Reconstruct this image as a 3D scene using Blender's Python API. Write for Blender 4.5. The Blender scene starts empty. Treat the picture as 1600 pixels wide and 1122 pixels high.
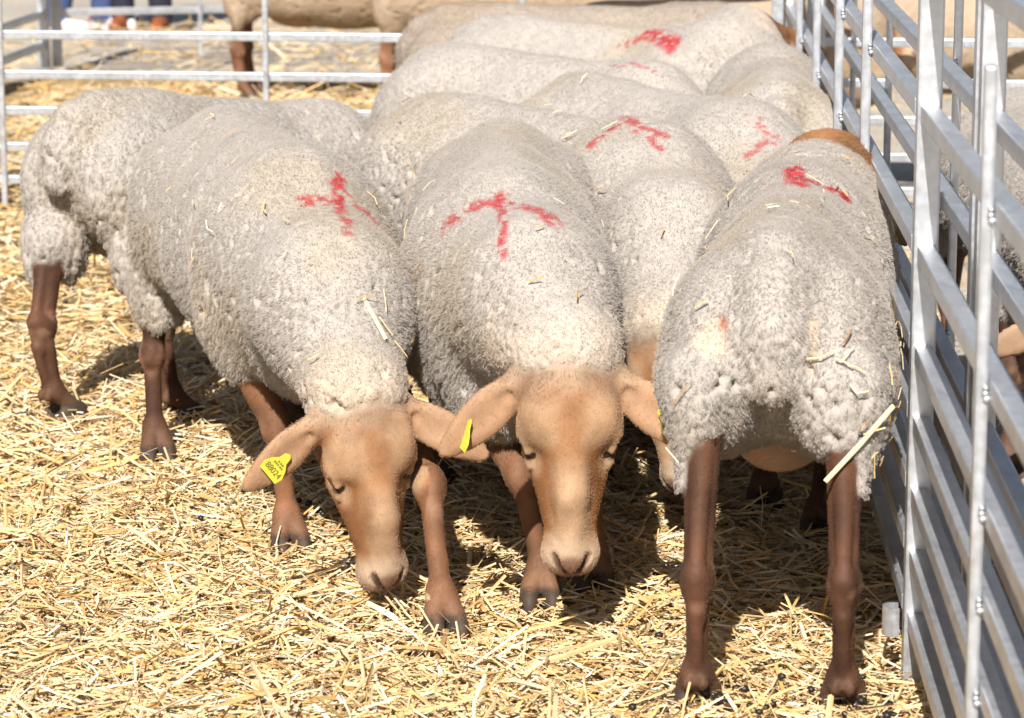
import bpy, math, random, time
import numpy as np
from mathutils import Vector, Matrix, kdtree

T0 = time.time()
sc = bpy.context.scene
col = sc.collection
random.seed(7)
rng = np.random.default_rng(11)
R_ = math.radians

# ------------------------------------------------------------------ camera, sky, sun, exposure
cam_d = bpy.data.cameras.new('camera')
cam = bpy.data.objects.new('camera', cam_d); col.objects.link(cam)
CAM_H, PITCH = 1.30, 11.204
cam.location = (0, 0, CAM_H)
cam.rotation_euler = (R_(90 - PITCH), 0, 0)
cam_d.sensor_width = 36.0
cam_d.lens = 36.0 * 4700 / 1600
cam_d.clip_start = 0.05
cam_d.clip_end = 400
cam_d.dof.use_dof = True
cam_d.dof.focus_distance = 4.75
cam_d.dof.aperture_fstop = 9.0
sc.camera = cam

SUN_EL, SUN_AZ = 41.0, 9.0      # shadows fall away from the camera, turned 9 degrees to the right
world = bpy.data.worlds.new('World'); sc.world = world
world.use_nodes = True
wn = world.node_tree
sky = wn.nodes.new('ShaderNodeTexSky'); sky.sky_type = 'NISHITA'; sky.sun_disc = False
sky.sun_elevation = R_(SUN_EL); sky.sun_rotation = R_(180 + SUN_AZ)
sky.dust_density = 1.5
wn.nodes['Background'].inputs[1].default_value = 0.05
wn.links.new(sky.outputs[0], wn.nodes['Background'].inputs[0])
sun_d = bpy.data.lights.new('sun', 'SUN'); sun_d.energy = 5.0; sun_d.angle = R_(0.53)
sun_d.color = (1.0, 0.975, 0.94)
sun = bpy.data.objects.new('sun', sun_d); col.objects.link(sun)
ce = math.cos(R_(SUN_EL))
sdir = Vector((math.sin(R_(SUN_AZ)) * ce, math.cos(R_(SUN_AZ)) * ce, -math.sin(R_(SUN_EL))))
sun.rotation_euler = sdir.to_track_quat('-Z', 'Y').to_euler()
sun.location = (-3, -10, 9)
vs = sc.view_settings
vs.view_transform = 'Standard'; vs.look = 'None'; vs.gamma = 1.0; vs.use_curve_mapping = False
vs.exposure = 0.6
sc.cycles_curves.shape = 'RIBBONS'
sc.cycles.max_bounces = 6
sc.cycles.diffuse_bounces = 2

# ------------------------------------------------------------------ materials
def mat(name):
    m = bpy.data.materials.new(name); m.use_nodes = True
    nt = m.node_tree; b = nt.nodes['Principled BSDF']
    return m, nt, b
def N(nt, t, **kw):
    n = nt.nodes.new(t)
    for k, v in kw.items():
        if k in n.inputs: n.inputs[k].default_value = v
        else: setattr(n, k, v)
    return n
def ramp(nt, fac, stops):
    r = nt.nodes.new('ShaderNodeValToRGB')
    e = r.color_ramp.elements
    while len(e) < len(stops): e.new(0.5)
    for i, (p, c) in enumerate(stops):
        e[i].position = p; e[i].color = (*c, 1)
    nt.links.new(fac, r.inputs[0])
    return r.outputs[0]
def mix(nt, fac, a, b, mode='MIX'):
    n = nt.nodes.new('ShaderNodeMix'); n.data_type = 'RGBA'; n.blend_type = mode
    for s, v in ((0, fac), (6, a), (7, b)):
        if hasattr(v, 'is_linked') or hasattr(v, 'links'): nt.links.new(v, n.inputs[s])
        else: n.inputs[s].default_value = v if s == 0 else ((*v, 1) if len(v) == 3 else v)
    return n.outputs[2]
def noise(nt, scale, detail=4, rough=0.55, co=None, dist=0.0):
    n = N(nt, 'ShaderNodeTexNoise', Scale=scale, Detail=detail, Roughness=rough, Distortion=dist)
    if co is None:
        tc = nt.nodes.new('ShaderNodeTexCoord'); co = tc.outputs['Object']
    nt.links.new(co, n.inputs['Vector'])
    return n.outputs[0]
def bump(nt, b, h, strength, dist, prev=None):
    n = N(nt, 'ShaderNodeBump', Strength=strength, Distance=dist)
    nt.links.new(h, n.inputs['Height'])
    if prev is not None: nt.links.new(prev, n.inputs['Normal'])
    nt.links.new(n.outputs[0], b.inputs['Normal'])
    return n.outputs[0]

def attr_mat(name, rough=0.85, var=0.25, nscale=60, spec=0.2, bstr=0.0, bdist=0.002):
    m, nt, b = mat(name)
    a = N(nt, 'ShaderNodeAttribute', attribute_name='Col')
    f = noise(nt, nscale, 5)
    c = ramp(nt, f, [(0.25, (1 - var,) * 3), (0.75, (1 + var * 0.6,) * 3)])
    nt.links.new(mix(nt, 1.0, a.outputs['Color'], c, 'MULTIPLY'), b.inputs['Base Color'])
    b.inputs['Roughness'].default_value = rough
    b.inputs['Specular IOR Level'].default_value = spec
    if bstr: bump(nt, b, noise(nt, nscale * 3, 3), bstr, bdist)
    return m
M = {}
def sheep_mat():
    m, nt, b = mat('sheep_skin_and_wool')
    a = N(nt, 'ShaderNodeAttribute', attribute_name='Col')
    w = N(nt, 'ShaderNodeAttribute', attribute_name='wool')
    f = noise(nt, 45, 5); g = noise(nt, 330, 4, 0.7); h = noise(nt, 120, 3, 0.6)
    c = ramp(nt, f, [(0.25, (0.86,) * 3), (0.75, (1.10,) * 3)])
    c2 = ramp(nt, g, [(0.30, (0.90,) * 3), (0.65, (1.06,) * 3)])
    cc = mix(nt, 1.0, mix(nt, 1.0, a.outputs['Color'], c, 'MULTIPLY'), c2, 'MULTIPLY')
    nt.links.new(cc, b.inputs['Base Color'])
    rr = N(nt, 'ShaderNodeMapRange'); rr.inputs[3].default_value = 0.66; rr.inputs[4].default_value = 0.92
    nt.links.new(w.outputs['Fac'], rr.inputs[0]); nt.links.new(rr.outputs[0], b.inputs['Roughness']); b.inputs['Specular IOR Level'].default_value = 0.25
    s1 = N(nt, 'ShaderNodeMath', operation='MULTIPLY_ADD'); s1.inputs[1].default_value = 0.75; s1.inputs[2].default_value = 0.12
    nt.links.new(w.outputs['Fac'], s1.inputs[0])
    b1 = N(nt, 'ShaderNodeBump', Distance=0.0030); nt.links.new(h, b1.inputs['Height']); nt.links.new(s1.outputs[0], b1.inputs['Strength'])
    b2 = N(nt, 'ShaderNodeBump', Distance=0.0014); nt.links.new(g, b2.inputs['Height']); nt.links.new(s1.outputs[0], b2.inputs['Strength'])
    nt.links.new(b1.outputs[0], b2.inputs['Normal']); nt.links.new(b2.outputs[0], b.inputs['Normal'])
    return m
M['sheep'] = sheep_mat()
def wool_mat():
    m, nt, b = mat('wool_fibres')
    a = N(nt, 'ShaderNodeAttribute', attribute_name='Col')
    d = N(nt, 'ShaderNodeBsdfDiffuse'); t = N(nt, 'ShaderNodeBsdfTranslucent'); mx = N(nt, 'ShaderNodeMixShader')
    mx.inputs[0].default_value = 0.08
    for n in (d, t): nt.links.new(a.outputs['Color'], n.inputs['Color'])
    nt.links.new(d.outputs[0], mx.inputs[1]); nt.links.new(t.outputs[0], mx.inputs[2])
    nt.links.new(mx.outputs[0], nt.nodes['Material Output'].inputs[0])
    nt.nodes.remove(b)
    return m
M['wool'] = wool_mat()
M['coat'] = attr_mat('short_hair', 0.58, 0.2, 60, 0.35)
M['straw'] = attr_mat('straw_stalks', 0.5, 0.15, 30, 0.35)
M['person'] = attr_mat('clothing_and_skin', 0.85, 0.2, 30, 0.2, 0.3, 0.004)

def plain(name, c, rough, metal=0.0, var=0.1, nscale=40, spec=0.5, bstr=0, bdist=.001):
    m, nt, b = mat(name)
    f = noise(nt, nscale, 4)
    cc = ramp(nt, f, [(0.3, tuple(x * (1 - var) for x in c)), (0.7, tuple(min(1, x * (1 + var)) for x in c))])
    nt.links.new(cc, b.inputs['Base Color'])
    b.inputs['Roughness'].default_value = rough; b.inputs['Metallic'].default_value = metal
    b.inputs['Specular IOR Level'].default_value = spec
    if bstr: bump(nt, b, noise(nt, nscale * 2, 4), bstr, bdist)
    return m
M['eye'] = plain('dark_eye', (0.02, 0.011, 0.006), 0.12)
M['tag'] = plain('yellow_plastic_tag', (0.66, 0.58, 0.06), 0.45, var=0.12)
M['ink'] = plain('dark_print', (0.16, 0.14, 0.03), 0.6)
M['dung'] = plain('dung_pellet', (0.018, 0.014, 0.010), 0.45, var=0.4, nscale=200)

def galvanised():
    m, nt, b = mat('galvanised_steel')
    a = noise(nt, 9, 6, 0.6)
    g = noise(nt, 70, 3)
    c = ramp(nt, a, [(0.3, (0.47, 0.48, 0.50)), (0.5, (0.57, 0.58, 0.60)), (0.72, (0.64, 0.65, 0.67))])
    d = ramp(nt, g, [(0.35, (0.88,) * 3), (0.65, (1.05,) * 3)])
    s = noise(nt, 3.2, 5, 0.7)
    stain = ramp(nt, s, [(0.55, (1, 1, 1)), (0.72, (0.80, 0.75, 0.68))])
    c2 = mix(nt, 1.0, mix(nt, 1.0, c, d, 'MULTIPLY'), stain, 'MULTIPLY')
    nt.links.new(c2, b.inputs['Base Color'])
    b.inputs['Metallic'].default_value = 0.7
    r = ramp(nt, g, [(0.3, (0.36,) * 3), (0.7, (0.52,) * 3)])
    nt.links.new(r, b.inputs['Roughness'])
    bump(nt, b, noise(nt, 55, 4), 0.12, 0.002)
    return m
M['steel'] = galvanised()

def ground_mat():
    m, nt, b = mat('pale_gravel_ground')
    a = noise(nt, 1.1, 6, 0.6); g = noise(nt, 55, 5, 0.7); l = noise(nt, 9, 4, 0.7)
    c = ramp(nt, a, [(0.3, (0.40, 0.355, 0.30)), (0.7, (0.55, 0.50, 0.43))])
    d = ramp(nt, g, [(0.3, (0.62,) * 3), (0.6, (1.05,) * 3)])
    e = ramp(nt, l, [(0.46, (1, 1, 1)), (0.66, (1.1, 0.93, 0.66))])
    nt.links.new(mix(nt, 1.0, mix(nt, 1.0, c, d, 'MULTIPLY'), e, 'MULTIPLY'), b.inputs['Base Color'])
    b.inputs['Roughness'].default_value = 0.95
    bump(nt, b, g, 0.5, 0.012)
    return m
M['ground'] = ground_mat()
def bed_mat():
    m, nt, b = mat('matted_straw_bed')
    tc = nt.nodes.new('ShaderNodeTexCoord')
    mp = N(nt, 'ShaderNodeMapping'); mp.inputs['Scale'].default_value = (1, 0.25, 1)
    nt.links.new(tc.outputs['Object'], mp.inputs[0])
    a = noise(nt, 130, 5, 0.65, mp.outputs[0], 1.2); l = noise(nt, 6, 5, 0.6)
    c = ramp(nt, a, [(0.3, (0.20, 0.125, 0.05)), (0.5, (0.42, 0.29, 0.12)), (0.72, (0.66, 0.50, 0.25))])
    d = ramp(nt, l, [(0.35, (0.72, 0.68, 0.62)), (0.6, (1, 1, 1))])
    nt.links.new(mix(nt, 1.0, c, d, 'MULTIPLY'), b.inputs['Base Color'])
    b.inputs['Roughness'].default_value = 0.9
    bump(nt, b, a, 0.8, 0.012)
    return m
M['bed'] = bed_mat()

# ------------------------------------------------------------------ small helpers
def tag(o, label=None, cat=None, group=None, kind=None):
    if label: o['label'] = label
    if cat: o['category'] = cat
    if group: o['group'] = group
    if kind: o['kind'] = kind
    return o
def empty(name, loc, rz=0.0):
    o = bpy.data.objects.new(name, None); col.objects.link(o)
    o.empty_display_size = 0.1
    o.location = loc; o.rotation_euler = (0, 0, rz)
    return o
def link(name, me, parent=None, m=None):
    o = bpy.data.objects.new(name, me); col.objects.link(o)
    if m is not None: me.materials.append(m)
    if parent is not None: o.parent = parent
    return o
def mesh_np(name, V, F, cols=None, smooth=True):
    me = bpy.data.meshes.new(name)
    n = F.shape[1]
    me.vertices.add(len(V)); me.vertices.foreach_set('co', np.ascontiguousarray(V, np.float32).ravel())
    me.loops.add(F.size); me.loops.foreach_set('vertex_index', np.ascontiguousarray(F, np.int32).ravel())
    me.polygons.add(len(F))
    me.polygons.foreach_set('loop_start', np.arange(0, F.size, n, dtype=np.int32))
    me.polygons.foreach_set('use_smooth', np.full(len(F), smooth, bool))
    me.update(calc_edges=True)
    if cols is not None:
        a = me.attributes.new('Col', 'FLOAT_COLOR', 'POINT')
        c4 = np.ones((len(V), 4), np.float32); c4[:, :3] = cols
        a.data.foreach_set('color', c4.ravel())
    return me

_perm = rng.permutation(256)
_val = rng.random(256).astype(np.float32)
def vnoise(p, scale, seed=0):
    q = np.asarray(p, np.float32) * scale + seed * 17.31
    i = np.floor(q).astype(np.int64); f = q - i; f = f * f * (3 - 2 * f)
    out = np.zeros(len(q), np.float32)
    for dx in (0, 1):
        wx = f[:, 0] if dx else 1 - f[:, 0]
        for dy in (0, 1):
            wy = f[:, 1] if dy else 1 - f[:, 1]
            for dz in (0, 1):
                wz = f[:, 2] if dz else 1 - f[:, 2]
                h = _perm[(_perm[(_perm[(i[:, 0] + dx) & 255] + i[:, 1] + dy) & 255] + i[:, 2] + dz) & 255]
                out += wx * wy * wz * _val[h]
    return out
def fbm(p, scale, o=3, seed=0):
    s = 0; a = 1.0; t = 0
    for k in range(o):
        s = s + a * vnoise(p, scale * 2 ** k, seed + k); t += a; a *= 0.5
    return s / t
def sstep(a, b, x):
    t = np.clip((x - a) / (b - a), 0, 1); return t * t * (3 - 2 * t)

# ------------------------------------------------------------------ signed distance field -> one continuous skin (surface nets)
def smin(a, b, k):
    h = np.maximum(k - np.abs(a - b), 0) / k
    return np.minimum(a, b) - h * h * (k * 0.25)
class Field:
    BIG = 0.22
    def __init__(s, lo, hi, res):
        s.lo = np.array(lo, np.float32); s.res = res
        s.n = np.ceil((np.array(hi) - s.lo) / res).astype(int) + 1
        s.d = {'w': np.full(s.n, s.BIG, np.float32), 's': np.full(s.n, s.BIG, np.float32)}
    def box(s, c, r):
        c = np.array(c, float)
        a = np.clip(np.floor((c - r - s.lo) / s.res).astype(int), 0, s.n - 1)
        b = np.clip(np.ceil((c + r - s.lo) / s.res).astype(int) + 1, 1, s.n)
        if np.any(b <= a): return None
        sl = tuple(slice(i, j) for i, j in zip(a, b))
        ax = [(s.lo[k] + s.res * np.arange(a[k], b[k])).astype(np.float32) for k in range(3)]
        return sl, ax[0][:, None, None], ax[1][None, :, None], ax[2][None, None, :]
    def put(s, ch, sl, d, k, cut):
        A = s.d[ch]
        if cut: A[sl] = -smin(-A[sl], d, k)
        else: A[sl] = smin(A[sl], d, k)
    def ell(s, ch, c, r, k=0.03, R=None, cut=False):
        q = s.box(c, max(r) + (0.03 if cut else 0.06 + k))
        if q is None: return
        sl, x, y, z = q
        x = x - c[0]; y = y - c[1]; z = z - c[2]
        if R is not None:
            x, y, z = (x * R[0][i] + y * R[1][i] + z * R[2][i] for i in range(3))
        k0 = np.sqrt((x / r[0]) ** 2 + (y / r[1]) ** 2 + (z / r[2]) ** 2)
        k1 = np.sqrt((x / r[0] ** 2) ** 2 + (y / r[1] ** 2) ** 2 + (z / r[2] ** 2) ** 2) + 1e-6
        d = (k0 * (k0 - 1) / k1).astype(np.float32)
        s.put(ch, sl, d, k, cut)
    def cone(s, ch, a, b, ra, rb, k=0.03, cut=False):
        a = np.array(a, float); b = np.array(b, float)
        q = s.box((a + b) / 2, np.abs(b - a) / 2 + max(ra, rb) + (0.03 if cut else 0.06 + k))
        if q is None: return
        sl, x, y, z = q
        ba = b - a; L = max(ba @ ba, 1e-9)
        x = x - a[0]; y = y - a[1]; z = z - a[2]
        t = np.clip((x * ba[0] + y * ba[1] + z * ba[2]) / L, 0, 1)
        d = np.sqrt((x - t * ba[0]) ** 2 + (y - t * ba[1]) ** 2 + (z - t * ba[2]) ** 2) - (ra + t * (rb - ra))
        s.put(ch, sl, d.astype(np.float32), k, cut)
    def sample(s, A, V):
        g = np.clip((V - s.lo) / s.res, 0, s.n - 1.001)
        i = g.astype(int); f = (g - i).astype(np.float32)
        o = 0
        for dx in (0, 1):
            for dy in (0, 1):
                for dz in (0, 1):
                    w = (f[:, 0] if dx else 1 - f[:, 0]) * (f[:, 1] if dy else 1 - f[:, 1]) * (f[:, 2] if dz else 1 - f[:, 2])
                    o = o + w * A[i[:, 0] + dx, i[:, 1] + dy, i[:, 2] + dz]
        return o
    def nets(s, join=0.014):
        D = smin(s.d['w'], s.d['s'], join)
        S = D < 0
        c = np.zeros(tuple(s.n - 1), np.int8)
        for dx in (0, 1):
            for dy in (0, 1):
                for dz in (0, 1):
                    c += S[dx:s.n[0] - 1 + dx, dy:s.n[1] - 1 + dy, dz:s.n[2] - 1 + dz]
        act = np.argwhere((c > 0) & (c < 8))
        idx = np.full(c.shape, -1, np.int32)
        idx[act[:, 0], act[:, 1], act[:, 2]] = np.arange(len(act))
        P = np.zeros((len(act), 3), np.float32); cnt = np.zeros(len(act), np.float32)
        cor = [(a, b, e) for a in (0, 1) for b in (0, 1) for e in (0, 1)]
        vals = {o: D[act[:, 0] + o[0], act[:, 1] + o[1], act[:, 2] + o[2]] for o in cor}
        for o in cor:
            for ax in range(3):
                if o[ax]: continue
                o2 = tuple(1 if k == ax else o[k] for k in range(3))
                a, b = vals[o], vals[o2]
                m = (a < 0) != (b < 0)
                t = np.where(m, a / np.where(m, a - b, 1), 0)
                for k in range(3):
                    P[:, k] += np.where(m, o[k] + (t if k == ax else 0), 0)
                cnt += m
        P = (P / cnt[:, None] + act) * s.res + s.lo
        quads = []
        for ax in range(3):
            u, v = [(1, 2), (2, 0), (0, 1)][ax]
            sa = [slice(None)] * 3; sb = [slice(None)] * 3
            sa[ax] = slice(0, -1); sb[ax] = slice(1, None)
            A, B = S[tuple(sa)], S[tuple(sb)]
            e = np.argwhere(A != B)
            ok = (e[:, u] > 0) & (e[:, v] > 0) & (e[:, u] < s.n[u] - 1) & (e[:, v] < s.n[v] - 1)
            e = e[ok]
            flip = A[e[:, 0], e[:, 1], e[:, 2]]
            def g(du, dv):
                q = e.copy(); q[:, u] += du; q[:, v] += dv
                return idx[q[:, 0], q[:, 1], q[:, 2]]
            q = np.stack([g(-1, -1), g(0, -1), g(0, 0), g(-1, 0)], 1)
            q[~flip] = q[~flip][:, ::-1]
            quads.append(q)
        F = np.concatenate(quads)
        F = F[(F >= 0).all(1)]
        h = s.res * 1.5
        G = np.stack([s.sample(D, P + np.array(o)) - s.sample(D, P - np.array(o)) for o in ((h, 0, 0), (0, h, 0), (0, 0, h))], 1)
        G /= np.linalg.norm(G, axis=1)[:, None] + 1e-9
        return P, F, G

def unit(v):
    v = np.array(v, float); return v / (np.linalg.norm(v) + 1e-12)

# ------------------------------------------------------------------ hair curves
def hair(name, pts, rad, cols, m, parent):
    n, k, _ = pts.shape
    hc = bpy.data.hair_curves.new(name)
    hc.add_curves([k] * n)
    hc.attributes['position'].data.foreach_set('vector', np.ascontiguousarray(pts, np.float32).ravel())
    a = hc.attributes.get('radius') or hc.attributes.new('radius', 'FLOAT', 'POINT')
    a.data.foreach_set('value', np.ascontiguousarray(np.broadcast_to(rad, (n, k)), np.float32).ravel())
    c = hc.attributes.new('Col', 'FLOAT_COLOR', 'CURVE')
    c4 = np.ones((n, 4), np.float32); c4[:, :3] = cols
    c.data.foreach_set('color', c4.ravel())
    hc.materials.append(m)
    o = bpy.data.objects.new(name, hc); col.objects.link(o); o.parent = parent
    return o

def nearest(src, pts):
    kd = kdtree.KDTree(len(src))
    for i, p in enumerate(src): kd.insert(p, i)
    kd.balance()
    ii = np.empty(len(pts), np.int32); dd = np.empty(len(pts), np.float32)
    f = kd.find
    for j, p in enumerate(pts.tolist()):
        _, i, d = f(p); ii[j] = i; dd[j] = d
    return ii, dd

def stalks(P, D, L, W, bend, up, colr):
    """bent V-section stalks: P base centre, D direction, L length, W width, bend, up vector -> verts, faces, colours"""
    n = len(P)
    S = np.cross(D, up); S /= np.linalg.norm(S, axis=1)[:, None] + 1e-9
    U = np.cross(S, D)
    V = np.zeros((n, 3, 3, 3), np.float32)
    for i, t in enumerate((-0.5, 0.0, 0.5)):
        c = P + D * (L * t)[:, None] + (S * bend[:, None] * L[:, None] + U * (np.abs(bend) * 0.3 * L)[:, None]) * (1 if i == 1 else 0)
        V[:, i, 0] = c - S * (W / 2)[:, None]
        V[:, i, 1] = c + U * (W * 0.42)[:, None]
        V[:, i, 2] = c + S * (W / 2)[:, None]
    q = []
    for i in (0, 1):
        for j in (0, 1):
            q.append([i * 3 + j, i * 3 + j + 1, i * 3 + j + 4, i * 3 + j + 3])
    F = (np.arange(n) * 9)[:, None, None] + np.array(q)[None]
    return V.reshape(-1, 3), F.reshape(-1, 4), np.repeat(colr, 9, 0)
def straw_cols(n):
    base = np.array([[.74, .53, .25], [.80, .64, .38], [.84, .73, .50], [.66, .43, .16], [.88, .82, .68], [.46, .32, .17]])
    k = rng.choice(6, n, p=[.20, .26, .24, .08, .15, .07])
    return (base[k] * [.98, .865, .73] * rng.uniform(0.72, 1.10, (n, 1))).clip(0, .92)

# ------------------------------------------------------------------ the setting: ground and straw bed
def bed_h(x, y):
    p = np.stack([x, y, np.zeros_like(x)], 1)
    return (-0.008 + 0.040 * (fbm(p, 3.2, 3, 3) - 0.35) + 0.022 * (vnoise(p, 16, 9) - .5)).astype(np.float32)
def add_grid(name, x0, x1, y0, y1, nx, ny, hf, m, kind='structure'):
    xs = np.linspace(x0, x1, nx); ys = np.linspace(y0, y1, ny)
    X, Y = np.meshgrid(xs, ys, indexing='ij')
    Z = hf(X.ravel(), Y.ravel())
    V = np.stack([X.ravel(), Y.ravel(), Z], 1)
    i = np.arange((nx - 1) * (ny)).reshape(nx - 1, ny)[:, :-1].ravel()
    F = np.stack([i, i + ny, i + ny + 1, i + 1], 1)
    o = link(name, mesh_np(name, V, F), None, m)
    return tag(o, kind=kind)
add_grid('ground', -80, 80, -20, 160, 60, 60, lambda x, y: np.full_like(x, -0.045), M['ground'])

def fence_x(y): return 0.573 + 0.0468 * (y - 4.122)
add_grid('straw_bed', -2.6, 0.95, 2.6, 12.6, 90, 240, bed_h, M['bed'])

def scatter_straw():
    Ps, Ds, Ls, Ws = [], [], [], []
    def zone(n, x0, x1, y0, y1, lmin, lmax, w, lift, keep=None):
        x = rng.uniform(x0, x1, n); y = rng.uniform(y0, y1, n)
        if keep is not None:
            k = keep(x, y); x, y = x[k], y[k]
        n = len(x)
        L = np.clip(rng.lognormal(math.log((lmin + lmax) * 0.42), 0.45, n), lmin, lmax * 1.5)
        az = rng.uniform(0, math.tau, n)
        tilt = rng.normal(0, 0.21, n)
        st = rng.random(n) < 0.05
        tilt[st] = rng.normal(0.0, 0.45, st.sum())
        D = np.stack([np.cos(az) * np.cos(tilt), np.sin(az) * np.cos(tilt), np.sin(tilt)], 1)
        z = bed_h(x, y) + rng.random(n) ** 1.4 * lift + np.abs(np.sin(tilt)) * L * 0.42
        Ps.append(np.stack([x, y, z], 1)); Ds.append(D); Ls.append(L)
        big = rng.random(n) < .06
        L[big] *= rng.uniform(1.3, 2.2, big.sum())
        ww = rng.uniform(0.28, 1.35, n) * w; ww[big] *= 1.5
        Ws.append(ww)
    inpen = lambda x, y: x < fence_x(y) + 0.03
    zone(46000, -1.05, 0.72, 3.55, 5.3, 0.022, 0.085, 0.0040, 0.030, inpen)
    zone(16000, -1.25, 0.2, 5.3, 6.8, 0.03, 0.10, 0.0044, 0.030)
    zone(6000, 0.0, 0.75, 5.3, 6.8, 0.03, 0.10, 0.0044, 0.030, inpen)
    zone(15000, -1.9, 0.9, 6.8, 12.0, 0.04, 0.13, 0.0060, 0.035)
    zone(2600, 0.58, 1.6, 2.6, 9.0, 0.03, 0.10, 0.0040, 0.006, lambda x, y: x > fence_x(y))
    zone(3500, -2.6, 2.0, 11.2, 15.5, 0.04, 0.13, 0.006, 0.02)
    P = np.concatenate(Ps); D = np.concatenate(Ds); L = np.concatenate(Ls); W = np.concatenate(Ws)
    n = len(P)
    up = unit([0, 0, 1]) + rng.normal(0, 0.45, (n, 3))
    b = rng.normal(0, 0.05, n)
    V, F, C = stalks(P, D, L, W, b, up, straw_cols(n))
    o = link('loose_straw', mesh_np('loose_straw', V, F, C, False), None, M['straw'])
    tag(o, 'golden chopped straw strewn thickly over the pen floor', 'straw', kind='stuff')
scatter_straw()

# ------------------------------------------------------------------ fences
def box_mesh(name, sx, sy, sz, bev=0.003):
    import bmesh
    bm = bmesh.new()
    bmesh.ops.create_cube(bm, size=1.0)
    bmesh.ops.scale(bm, vec=(sx, sy, sz), verts=bm.verts)
    bmesh.ops.bevel(bm, geom=bm.edges[:], offset=bev, segments=2, affect='EDGES', profile=0.6)
    for f in bm.faces: f.smooth = False
    me = bpy.data.meshes.new(name); bm.to_mesh(me); bm.free()
    return me
def weld_mesh():
    import bmesh
    bm = bmesh.new()
    for k in range(3):
        mtx = Matrix.Translation((random.uniform(-.002, .002), random.uniform(-.002, .002), (k - 1) * 0.006))
        bmesh.ops.create_icosphere(bm, subdivisions=1, radius=random.uniform(.004, .006), matrix=mtx)
    for f in bm.faces: f.smooth = True
    me = bpy.data.meshes.new('weld_bead'); bm.to_mesh(me); bm.free(); me.materials.append(M['steel'])
    return me
WELD = weld_mesh()
def hurdle(a, b, rails, height, label, uprights=(), up_side=1, group=None, post=0.034, rail=0.025, up_w=0.0175, foot=0.0, up_top=None, clip=False):
    """steel sheep hurdle from a to b; rails are heights; uprights are distances from a; up_side +1 = left of a->b"""
    a = Vector((*a, 0)); b = Vector((*b, 0)); d = b - a; L = d.length
    root = empty('fence_hurdle', a, math.atan2(d.y, d.x))
    tag(root, label, 'fence', group)
    def part(name, me, x, y, z):
        o = link(name, me, root)
        if not me.materials: me.materials.append(M['steel'])
        o.location = (x, y, z); return o
    pm = box_mesh('end_post', post, post, height - foot)
    for x in (post / 2, L - post / 2): part('end_post', pm, x, 0, foot + (height - foot) / 2)
    rm = box_mesh('rail', L - 2 * post - 0.001, rail, rail)
    for h in rails: part('rail', rm, L / 2, 0, h)
    if uprights:
        top = up_top or rails[-1] - rail / 2
        um = box_mesh('upright', up_w, up_w * 0.8, top - 0.03, 0.004)
        for u in uprights:
            part('upright', um, u, up_side * (rail / 2 + up_w * 0.4 + 0.0005), 0.03 + (top - 0.03) / 2)
            for h in rails[:-1]:
                part('weld_bead', WELD, u - up_w / 2 - 0.001, up_side * (rail / 2 + 0.004), h + random.uniform(-.005, .005))
    return root
RAILS = (0.108, 0.20, 0.29, 0.393, 0.493, 0.634, 0.828, 1.05)
def fp(y, off=0.0): return (fence_x(y) + off, y)
hurdle(fp(2.25), fp(4.14), RAILS, 1.09, 'galvanised steel hurdle nearest the camera, beside the sheep seen from behind', (0.95,), 1, 'hurdles along the pen edge', foot=0.0, up_top=.985)
hurdle(fp(4.185), fp(8.42), RAILS, 1.09, 'long galvanised hurdle with four uprights, running back past the sheep rumps', (0.865, 1.615, 2.415, 3.215), 1, 'hurdles along the pen edge', post=.022, up_w=.021)
hurdle(fp(2.25, .082), fp(4.10, .082), RAILS, 1.09, 'second hurdle standing parallel just outside the nearest galvanised hurdle', (), 1, 'outer hurdles of the neighbouring pen')
hurdle(fp(4.14, .082), fp(8.42, .082), RAILS, 1.09, 'outer parallel hurdle behind the long hurdle with four uprights', (0.62, 2.0, 3.1), -1, 'outer hurdles of the neighbouring pen', rail=0.025)
hurdle((-1.60, 8.735), (0.765, 8.50), (0.108, 0.205, 0.31, 0.415, 0.53, 0.67, 0.85, 1.05), 1.09, 'white sunlit hurdle closing the back of the pen behind the sheep', (0.123, 0.90, 1.64), -1, 'hurdles across the back', up_top=1.09, foot=0.1)
hurdle((-3.95, 8.97), (-1.64, 8.739), (0.108, 0.205, 0.31, 0.415, 0.53, 0.67, 0.85, 1.05), 1.09, 'hurdle beyond the left edge continuing the back fence line', (0.80, 1.6, 2.27), -1, 'hurdles across the back', foot=0.1)
hurdle((0.83, 8.49), (3.1, 8.27), (0.108, 0.205, 0.31, 0.415, 0.53, 0.67, 0.85, 1.05), 1.09, 'back hurdle of the neighbouring pen beyond the double fence', (0.8, 1.6), -1, 'hurdles across the back', foot=0.1)
hurdle((-2.01, 13.15), (0.5, 13.75), (0.235, 0.42, 0.60, 0.80, 1.05), 1.09, 'far hurdle with open lower gap in front of the standing people', (0.65,), -1, 'hurdles of the far pen', rail=0.03, post=0.045)
hurdle((-2.20, 11.0), (-2.03, 13.10), (0.10, 0.235, 0.42, 0.60, 0.80, 1.05), 1.09, 'far hurdle running back to the corner post at the upper left', (), 1, 'hurdles of the far pen', rail=0.03, post=0.045)

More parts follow.
